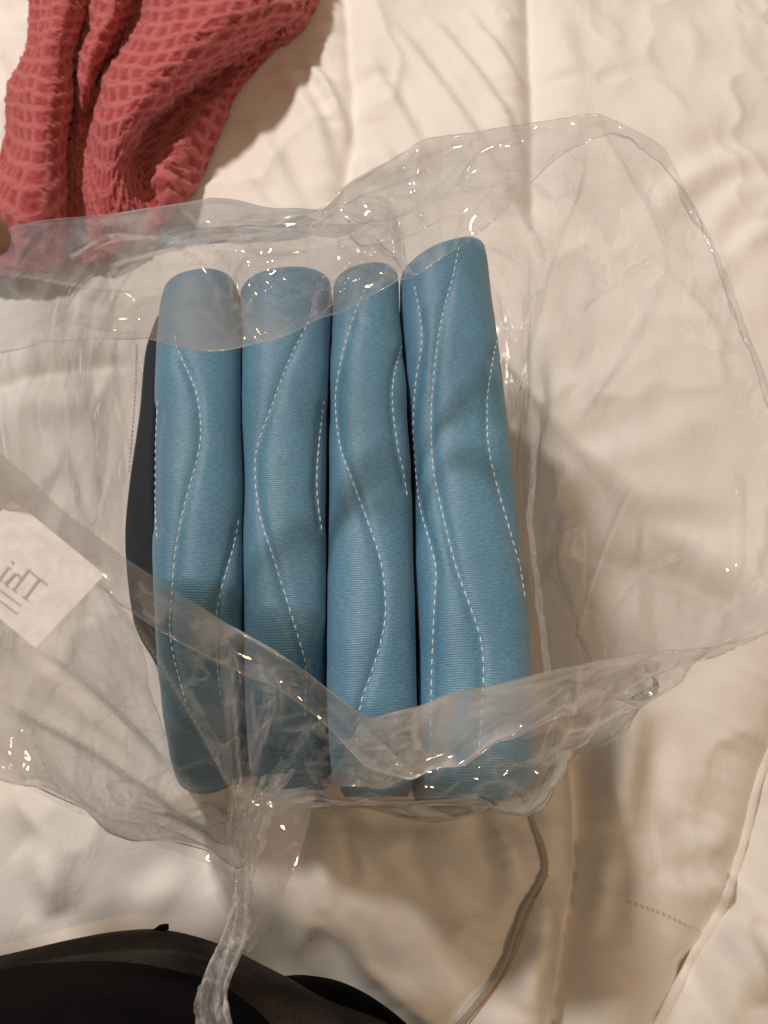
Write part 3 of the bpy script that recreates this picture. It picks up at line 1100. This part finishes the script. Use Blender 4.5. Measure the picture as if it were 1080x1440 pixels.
for _ in range(5):        # take out the finest ripples, keep the folds
    sm_ = (np.roll(XB, 1, 1) + np.roll(XB, -1, 1)) / 2
    sm_[1:-1] = (sm_[1:-1] + (XB[2:] + XB[:-2]) / 2) / 2
    XB = np.where(pin[..., None], XB, XB * 0.45 + sm_ * 0.55)
XB = upsample(XB, 4, 4, True)
UN, VN = XB.shape[1], XB.shape[0]
cc = (np.arange(UN) / UN * 26)[None, :] + np.zeros((VN, 1))
rv = (np.arange(VN) / 4.0)[:, None] + np.zeros((1, UN))
busy = np.interp(cc, [0, 1, 3, 4, 6.5, 8, 9.5, 13, 14.5, 16, 20, 22, 24, 26], [.4, .4, .8, 1.3, 1.3, .9, .55, .55, .9, 1.2, 1.3, .9, .4, .4])
busy *= np.interp(rv, [0, n0, n0 + n1 * .5, n0 + n1, NRB], [1.0, .9, .8, 1.0, .5])
busy *= np.clip(np.abs(rv - n0) / 1.5, 0.25, 1)
XB = crumple(XB, True, 0.040, 0.26, 15, busy)
XB = crumple(XB, True, 0.020, 0.09, 6, np.clip(busy - 0.35, 0, 1))
FOLDS = [  # long creases: pixel path, first and last column, first and last row, height
    ([(818, 175), (822, 250), (775, 400), (748, 560)], 7, 14, n0, 99, 1), ([(830, 165), (905, 300), (945, 400)], 7, 14, n0, 99, -1),
    ([(948, 320), (940, 400), (905, 480), (800, 640)], 7, 14, n0, 99, 1), ([(815, 445), (870, 405), (945, 358)], 7, 14, n0, 99, 1),
    ([(905, 670), (862, 760), (832, 850), (812, 935)], 7, 15, n0, 99, 1), ([(1030, 650), (1036, 720), (1032, 820)], 8, 15, n0, 99, -1),
    ([(752, 380), (757, 520), (741, 650), (746, 760), (758, 900)], 6, 15, n0, 99, 1), ([(990, 760), (900, 800), (840, 870)], 8, 15, n0, 99, -1),
    ([(800, 960), (803, 1000), (800, 1045), (790, 1085)], 13, 19, 0, 99, 1), ([(545, 1108), (640, 1070), (760, 1000), (810, 955)], 13, 20, 0, 99, 1),
    ([(690, 1095), (780, 1040), (900, 980), (1000, 915)], 13, 20, 0, 99, -1), ([(655, 1082), (720, 1082), (775, 1092)], 13, 20, 0, 99, 1),
    ([(600, 1105), (680, 1040), (740, 1010)], 13, 20, 0, 99, 1), ([(840, 985), (900, 945), (960, 920)], 13, 19, 0, 99, 1),
    ([(345, 1130), (332, 1000), (322, 930), (300, 880)], 18, 25, n0, 99, 1), ([(348, 1120), (382, 1010), (376, 960), (345, 915)], 18, 25, n0, 99, 1),
    ([(340, 1135), (260, 985), (185, 870), (120, 790)], 18, 26, n0, 99, -1), ([(330, 1165), (250, 1100), (150, 1000), (48, 915)], 18, 26, n0, 99, 1),
    ([(345, 1150), (400, 1085), (445, 1020), (480, 1000)], 17, 24, n0, 99, 1), ([(330, 1185), (230, 1120), (110, 1035), (0, 985)], 18, 26, n0, 99, -1),
    ([(0, 385), (60, 395), (110, 405), (200, 412)], 0, 5, 0, n0, 1), ([(80, 448), (140, 463), (220, 470)], 0, 5, 0, n0, -1),
    ([(300, 300), (345, 335), (372, 358), (440, 352)], 0, 8, 0, n0, 1), ([(358, 350), (332, 390), (350, 440)], 0, 8, 0, n0, 1),
    ([(592, 200), (585, 275), (598, 320)], 3, 9, 0, n0, -1), ([(500, 272), (556, 290), (566, 385)], 3, 9, 0, n0, 1),
    ([(455, 292), (545, 325), (562, 378)], 3, 9, 0, n0, -1), ([(630, 262), (700, 215), (760, 185)], 4, 9, 0, n0, 1),
    ([(660, 330), (740, 280), (810, 215)], 5, 9, 0, n0, -1), ([(200, 330), (280, 370), (300, 440)], 0, 6, 0, n0, -1),
    ([(640, 260), (672, 215), (720, 190)], 4, 9, 0, n0, 1),
]
fx_, fy_ = project(XB)
fold_k = np.zeros((VN, UN))
fold_h = np.zeros((VN, UN))
for pth, c0_, c1_, r0_, r1_, sg in FOLDS:
    pp = np.array(pth, float)
    sel = (cc >= c0_) & (cc <= c1_) & (rv >= r0_) & (rv <= r1_)
    if not sel.any():
        continue
    pp = resample(pp + rng.normal(0, 1.5, pp.shape), 12)
    d, s_, t_ = poly_field(fx_[sel], fy_[sel], np.c_[pp, np.zeros(12)])
    taper = np.clip(np.minimum(t_, 1 - t_) * 6, 0, 1)
    fold_h[sel] += sg * 0.0036 * taper * np.exp(-(d / 10.0) ** 2)
    fold_k[sel] = np.maximum(fold_k[sel], 0.9 * taper * np.exp(-(d / 2.2) ** 2))
XB = XB + grid_normals(XB, True) * fold_h[..., None]
CREASE.append(fold_k)
bag = empty('plastic_bag', (0.0, 0.16, 0.0))
bpy.context.view_layer.update()
tag(bag, 'clear crinkled plastic bag held open around the blue pads', 'bag')
film = mesh_obj('film', XB.reshape(-1, 3), grid_faces(VN, UN, True), M['film'])
into(bag, film)
film.data.materials.append(M['film2'])
set_crease(film, CREASE[-3:])
mi = np.zeros(len(film.data.polygons), dtype=np.int32)
mi2 = mi[:VN * UN].reshape(-1, UN)
mi2[:n0 * 4, (cc[0] < 6.3) | (cc[0] > 14.5)] = 1
film.data.polygons.foreach_set('material_index', mi)
into(bag, tube_mesh('rim', np.r_[XB[0], XB[0, :1]], 0.00045, M['film2'], None, 6))

film_bvh = BVHTree.FromPolygons([Vector(v) for v in XB.reshape(-1, 3)], [tuple(int(i) for i in f) for f in grid_faces(VN, UN, True)])


def patch(name, corner_rows, nu, nv, excess, amp, seed, mat, iters=90, pin_edges=True, cell=0.016, camp=0.16):
    R_ = rails_surface([PL(r) for r in corner_rows], nu, nv)
    pn = np.zeros((nu, nv), bool)
    if pin_edges:
        pn[0] = pn[-1] = True
        pn[:, 0] = pn[:, -1] = True
    X = relax(R_, pn, False, excess, iters, amp, seed, collide=False, gravity=0.0)
    X = crumple(upsample(X, 2, 2, False), False, cell, camp, seed)
    o = mesh_obj(name, X.reshape(-1, 3), grid_faces(X.shape[0], X.shape[1]), mat)
    set_crease(o, CREASE[-1:])
    return into(bag, o)


# the gathered neck that hangs towards the viewer: a bunched tail
tail_c = PL([(372, 1090, .20), (352, 1150, .19), (342, 1215, .19), (340, 1250, .195), (330, 1310, .215), (306, 1375, .24), (300, 1420, .25), (312, 1480, .26)])
tc_ = resample(tail_c, 90)
wid_c = np.interp(np.linspace(0, 1, 90), [0, .22, .38, .45, .6, .8, 1], [.018, .011, .0045, .0045, .0075, .0075, .008])
ntl = 40
a_ = np.linspace(-1, 1, ntl)
T = np.zeros((ntl, 90, 3))
for i, a in enumerate(a_):
    fold = np.sin(a * 9 + 1.0 * np.sin(np.linspace(0, 4, 90))) * 0.0038
    T[i] = tc_ + np.stack([wid_c * a + 0.001 * np.sin(np.linspace(0, 9, 90) + a * 4), wid_c * 0.12 * a, fold * (0.4 + wid_c / 0.011)], 1)
pn = np.zeros((ntl, 90), bool)
pn[:, 0] = pn[:, -1] = True
pn[::4, ::6] = True
T = relax(T, pn, False, 0.04, 40, 0.0015, 33, collide=False, gravity=0)
T = crumple(upsample(T, 2, 2, False), False, 0.009, 0.22, 8)
tail = mesh_obj('gathered_tail', T.reshape(-1, 3), grid_faces(T.shape[0], T.shape[1]), M['film2'])
set_crease(tail, CREASE[-1:])
into(bag, tail)
# loose sheet hanging right of the tail and the small turned-over flap on the front rim
patch('loose_sheet', [[(345, 1120, .185), (338, 1180, .185), (338, 1240, .19), (336, 1290, .205), (340, 1330, .215)],
                      [(385, 1112, .180), (378, 1180, .180), (365, 1240, .185), (352, 1300, .200), (345, 1336, .213)],
                      [(445, 1105, .172), (428, 1180, .172), (402, 1250, .180), (372, 1310, .198), (349, 1340, .212)]],
      30, 50, 0.05, 0.003, 51, M['film2'])
patch('turned_flap', [[(508, 1016, .290), (490, 1045, .286), (468, 1085, .280), (452, 1104, .275)],
                      [(535, 1040, .292), (530, 1065, .288), (515, 1092, .280), (500, 1106, .274)],
                      [(562, 1070, .290), (576, 1086, .288), (560, 1100, .280), (540, 1108, .272)]],
      24, 24, 0.05, 0.002, 52, M['film2'])
patch('folded_wing', [[(-140, 900, .300), (-20, 900, .300), (60, 915, .292), (150, 1000, .262), (250, 1095, .222), (338, 1165, .185)],
                      [(-140, 990, .296), (-20, 985, .296), (60, 1020, .284), (150, 1090, .250), (250, 1150, .212), (338, 1200, .182)],
                      [(-140, 1060, .292), (-20, 1080, .290), (60, 1120, .272), (150, 1162, .240), (250, 1200, .205), (338, 1232, .18)]],
      30, 70, 0.025, 0.002, 53, M['film'], cell=0.035, camp=0.12)
# film bunched up where the back rim is pinched, and the crumpled inside of that rim
patch('pinched_fold', [[(446, 292, .322), (480, 285, .326), (520, 282, .326), (560, 292, .320)],
                       [(470, 318, .318), (505, 312, .328), (540, 312, .328), (566, 330, .316)],
                       [(520, 352, .306), (545, 350, .316), (560, 358, .314), (572, 368, .304)],
                       [(556, 384, .294), (566, 385, .296), (574, 386, .296), (584, 386, .290)]],
      30, 30, 0.06, 0.004, 55, M['film2'], cell=0.014, camp=0.30)
patch('crumpled_rim', [[(300, 352, .318), (360, 348, .320), (420, 352, .318), (470, 345, .312), (540, 350, .306)],
                       [(300, 400, .306), (355, 395, .316), (415, 395, .314), (470, 385, .306), (540, 368, .302)],
                       [(310, 450, .298), (360, 448, .304), (415, 438, .300), (470, 415, .296), (545, 384, .296)],
                       [(320, 490, .296), (370, 476, .294), (425, 455, .290), (475, 432, .288), (560, 388, .290)]],
      34, 50, 0.05, 0.004, 56, M['film'], cell=0.018, camp=0.28)
# a thin welded seam standing beside the right-hand pad
patch('side_seam', [[(745, 560, .20), (748, 640, .195), (741, 740, .19), (752, 850, .185), (766, 950, .18)],
                    [(752, 560, .19), (757, 640, .185), (750, 740, .18), (762, 850, .175), (776, 950, .17)]],
      6, 60, 0.02, 0.001, 54, M['film2'])

# ------------------------------------------------------------------ sticker on the bag, read through the film (mirrored)
def film_z(px, py, default):
    d = Vector(ray(px, py)).normalized()
    loc, no, idx, dist = film_bvh.ray_cast(Vector((0, 0, CAM_H)), d)
    return loc.z if loc is not None else default


sc_px = np.array([(147, 808), (50, 911), (-79, 805), (18, 702)], float)   # right, bottom, far, top corners of the slip
stz = 0.356
cr = [P(p[0], p[1], stz + (0.0 if i < 2 else 0.012)) for i, p in enumerate(sc_px)]
cr[2] = cr[3] + cr[1] - cr[0]
ns = 14
SV = np.zeros((ns, ns, 3))
for i in range(ns):
    for j in range(ns):
        u_, v_ = i / (ns - 1), j / (ns - 1)
        SV[i, j] = (cr[0] * (1 - u_) + cr[3] * u_) * (1 - v_) + (cr[1] * (1 - u_) + cr[2] * u_) * v_
stick = mesh_obj('sticker', SV.reshape(-1, 3), grid_faces(ns, ns), M['paper'])
tag(stick, 'white slip with grey print, its lettering reversed')
into(bag, stick)


def on_sticker(px, py, lift=0.0006):
    a, b, c = cr[0], cr[3], cr[1]
    n = np.cross(b - a, c - a)
    n /= np.linalg.norm(n)
    if n[2] < 0:
        n = -n
    d = ray(px, py)
    o = np.array([0, 0, CAM_H])
    t = ((a + n * (lift - 0.0002) - o) @ n) / (d @ n)
    return o + d * t


# reversed letters T, h, i: reading direction runs up and to the left
rd = np.array([-0.80, -0.60])          # along the line of text
dn = np.array([-0.60, 0.80])           # down the letter (towards the lower left)
org = np.array([66.0, 822.0])


def stroke(p0, p1, w):
    """one pen stroke from p0 to p1 in letter units (x along the line, y down)"""
    a = org + rd * p0[0] + dn * p0[1]
    b = org + rd * p1[0] + dn * p1[1]
    t = (b - a) / np.linalg.norm(b - a)
    n = np.array([-t[1], t[0]]) * w / 2
    return [a + n, a - n, b - n, b + n]


letters = {'letter_t': [((0, 0), (27, 0), 2.6), ((13.5, 0), (13.5, 34), 3.4), ((8, 34), (19, 34), 2.0)],
           'letter_h': [((33, -2), (33, 34), 3.2), ((33, 17), (39, 13), 2.6), ((39, 13), (46, 15), 2.8), ((46, 15), (47.5, 34), 3.2), ((29, 34), (37, 34), 2), ((43, 34), (51, 34), 2), ((29, -2), (33, -2), 2)],
           'letter_i': [((58, 13), (58, 34), 3.2), ((54, 34), (62, 34), 2), ((54, 13), (58, 13), 2), ((56.5, 4), (59.5, 4), 3.4)],
           'printed_rule': [((12, 46), (120, 46), 2.4), ((10, 58), (120, 58), 2.4)]}
for nm, strokes in letters.items():
    lv, lf = [], []
    for q_i, (p0, p1, w) in enumerate(strokes):
        o = len(lv)
        lv += [on_sticker(c[0], c[1], 0.0004 + 0.00006 * q_i) for c in stroke(p0, p1, w)]
        lf.append((o, o + 1, o + 2, o + 3))
    lo = mesh_obj(nm, lv, lf, M['ink'], None, smooth=False)
    lo['kind'] = 'stuff'
    lo.parent = stick
    lo.matrix_parent_inverse = (bag.matrix_basis @ bag.matrix_basis.inverted())

# ------------------------------------------------------------------ the person holding the bag
person = empty('person', (-0.1, -0.28, 0.0))
bpy.context.view_layer.update()
tag(person, 'person in black and charcoal clothes reaching in from the left, holding the bag open', 'person')
CLO = [
    [(-420, 1460, .01), (-160, 1385, .01), (0, 1352, .012), (100, 1328, .015), (170, 1316, .015), (235, 1314, .015), (310, 1334, .012), (380, 1368, .01), (455, 1404, .01), (560, 1450, .01), (700, 1560, .01)],
    [(-420, 1452, .06), (-160, 1378, .07), (0, 1344, .075), (100, 1321, .08), (170, 1309, .082), (235, 1308, .082), (310, 1328, .078), (380, 1362, .07), (455, 1400, .06), (560, 1448, .05), (700, 1560, .04)],
    [(-420, 1458, .085), (-160, 1384, .095), (0, 1350, .10), (100, 1330, .105), (170, 1320, .107), (235, 1319, .107), (310, 1339, .103), (380, 1373, .095), (455, 1412, .085), (560, 1462, .07), (700, 1580, .05)],
    [(-420, 1470, .094), (-160, 1396, .104), (0, 1364, .108), (100, 1346, .113), (170, 1338, .115), (235, 1337, .115), (310, 1352, .111), (380, 1388, .104), (455, 1428, .094), (560, 1480, .08), (700, 1600, .06)],
]
Sc = rails_surface([PL(r) for r in CLO], 26, 200)
# hem welt: the band's own groove near its lower edge
band = mesh_obj('hem_band', Sc.reshape(-1, 3), grid_faces(26, 200), M['charcoal'])
into(person, band)
CLO2 = [
    [(-420, 1455, .080), (-160, 1381, .090), (0, 1347, .094), (100, 1328, .098), (170, 1320, .100), (235, 1319, .100), (310, 1336, .096), (380, 1370, .088), (455, 1408, .078), (560, 1458, .062), (700, 1575, .042)],
    [(-420, 1468, .092), (-160, 1394, .102), (0, 1361, .106), (100, 1343, .111), (170, 1335, .113), (235, 1334, .113), (310, 1349, .109), (380, 1384, .102), (455, 1424, .092), (560, 1476, .078), (700, 1596, .058)],
    [(-420, 1476, .104), (-160, 1404, .114), (0, 1372, .118), (100, 1352, .123), (170, 1346, .125), (235, 1346, .125), (310, 1363, .121), (380, 1402, .112), (455, 1444, .102), (560, 1496, .087), (700, 1618, .068)],
    [(-420, 1530, .118), (-160, 1460, .126), (0, 1420, .130), (100, 1396, .134), (170, 1390, .136), (235, 1394, .136), (310, 1420, .132), (380, 1466, .122), (455, 1510, .112), (560, 1570, .097), (700, 1680, .078)],
]
Sd = rails_surface([PL(r) for r in CLO2], 26, 200)
gar = mesh_obj('jacket_front', Sd.reshape(-1, 3), grid_faces(26, 200), M['charcoal'])
into(person, gar)
CLO3 = [
    [(-420, 1490, .100), (-160, 1410, .110), (0, 1362, .114), (100, 1352, .119), (180, 1354, .121), (250, 1366, .121), (310, 1384, .117), (350, 1408, .110), (400, 1462, .095), (440, 1550, .075)],
    [(-420, 1496, .128), (-160, 1420, .138), (0, 1370, .142), (100, 1360, .147), (180, 1361, .149), (250, 1374, .149), (310, 1394, .145), (350, 1420, .138), (400, 1478, .122), (440, 1575, .102)],
    [(-420, 1600, .18), (-160, 1500, .19), (0, 1450, .195), (100, 1430, .20), (180, 1430, .20), (250, 1440, .20), (310, 1462, .195), (350, 1500, .18), (400, 1560, .16), (440, 1640, .13)],
    [(-420, 1800, .25), (-160, 1700, .26), (0, 1640, .27), (100, 1620, .27), (180, 1620, .27), (250, 1630, .27), (310, 1650, .26), (350, 1690, .25), (400, 1740, .22), (440, 1800, .18)],
    [(-420, 2400, .28), (-160, 2300, .30), (0, 2250, .31), (100, 2230, .31), (180, 2230, .31), (250, 2240, .31), (310, 2260, .30), (350, 2300, .28), (400, 2350, .24), (440, 2400, .2)],
]
Se = rails_surface([PL(r) for r in CLO3], 60, 160)
uu, vv = np.meshgrid(np.arange(160), np.arange(60))
Se[..., 2] += 0.006 * smooth_noise(uu / 14.0, vv / 8.0, 81, 3)
top = mesh_obj('black_shirt', Se.reshape(-1, 3), grid_faces(60, 160), M['black'])
into(person, top)
CLO4 = [
    [(395, 1378, .012), (430, 1376, .012), (480, 1386, .012), (530, 1412, .012), (580, 1455, .012), (640, 1530, .012)],
    [(390, 1374, .05), (428, 1372, .05), (480, 1382, .05), (532, 1410, .045), (584, 1455, .04), (645, 1530, .03)],
    [(385, 1400, .075), (428, 1400, .075), (475, 1412, .07), (520, 1445, .06), (560, 1500, .05), (600, 1580, .04)],
    [(380, 1520, .08), (420, 1520, .08), (460, 1530, .075), (500, 1560, .065), (540, 1600, .05), (580, 1660, .04)],
]
Sf = rails_surface([PL(r) for r in CLO4], 24, 80)
into(person, mesh_obj('trouser_leg', Sf.reshape(-1, 3), grid_faces(24, 80), M['black']))
cord = PL([(205, 1322, .085), (218, 1312, .090), (230, 1305, .092), (237, 1303, .092)])
into(person, tube_mesh('drawstring_tip', resample(cord, 20), np.r_[np.linspace(.0022, .0026, 14), np.linspace(.0028, .0016, 6)], M['black'], None, 10))


def skin_body(name, verts, edges, radii, mat, parent, root=0, sub=2):
    me = bpy.data.meshes.new(name)
    me.from_pydata([tuple(v) for v in verts], edges, [])
    o = bpy.data.objects.new(name, me)
    C.objects.link(o)
    sk = o.modifiers.new('skin', 'SKIN')
    sk.use_smooth_shade = True
    lay = me.skin_vertices[0].data
    for i, r in enumerate(radii):
        lay[i].radius = (r, r)
        lay[i].use_root = (i == root)
    s = o.modifiers.new('sub', 'SUBSURF')
    s.levels = s.render_levels = sub
    me.materials.append(mat)
    return into(parent, o)


def hp(px, py, z):
    return P(px, py, z)


HV = [hp(-560, 760, .30), hp(-430, 700, .315), hp(-350, 600, .335),
      hp(-350, 590, .345), hp(-240, 455, .375), hp(-130, 365, .392), hp(12, 318, .400),      # index, over the rim
      hp(-330, 690, .315), hp(-220, 660, .305), hp(-100, 665, .295), hp(-30, 676, .29),          # middle finger behind the slip
      hp(-360, 770, .305), hp(-240, 770, .285), hp(-140, 790, .275), hp(-60, 815, .27),        # ring finger
      hp(-470, 850, .29), hp(-330, 930, .28), hp(-120, 935, .275), hp(-30, 905, .275)]          # thumb below
HE = [(0, 1), (1, 2), (2, 3), (3, 4), (4, 5), (5, 6), (1, 7), (7, 8), (8, 9), (9, 10), (1, 11), (11, 12), (12, 13), (13, 14), (0, 15), (15, 16), (16, 17), (17, 18)]
HR = [.027, .030, .016, .0105, .0100, .0098, .0098, .013, .0095, .009, .0085, .013, .009, .0085, .008, .016, .0115, .0105, .0095]
skin_body('hand', HV, HE, HR, M['skin'], person)
# sleeve from the wrist back to the body
sleeve = resample(np.array([hp(-560, 760, .30), hp(-720, 860, .30), (-0.62, 0.02, .27), (-0.72, -0.25, .30)]), 40)
into(person, tube_mesh('sleeve', sleeve, np.linspace(.036, .06, 40), M['black'], None, 16))

print('script done')
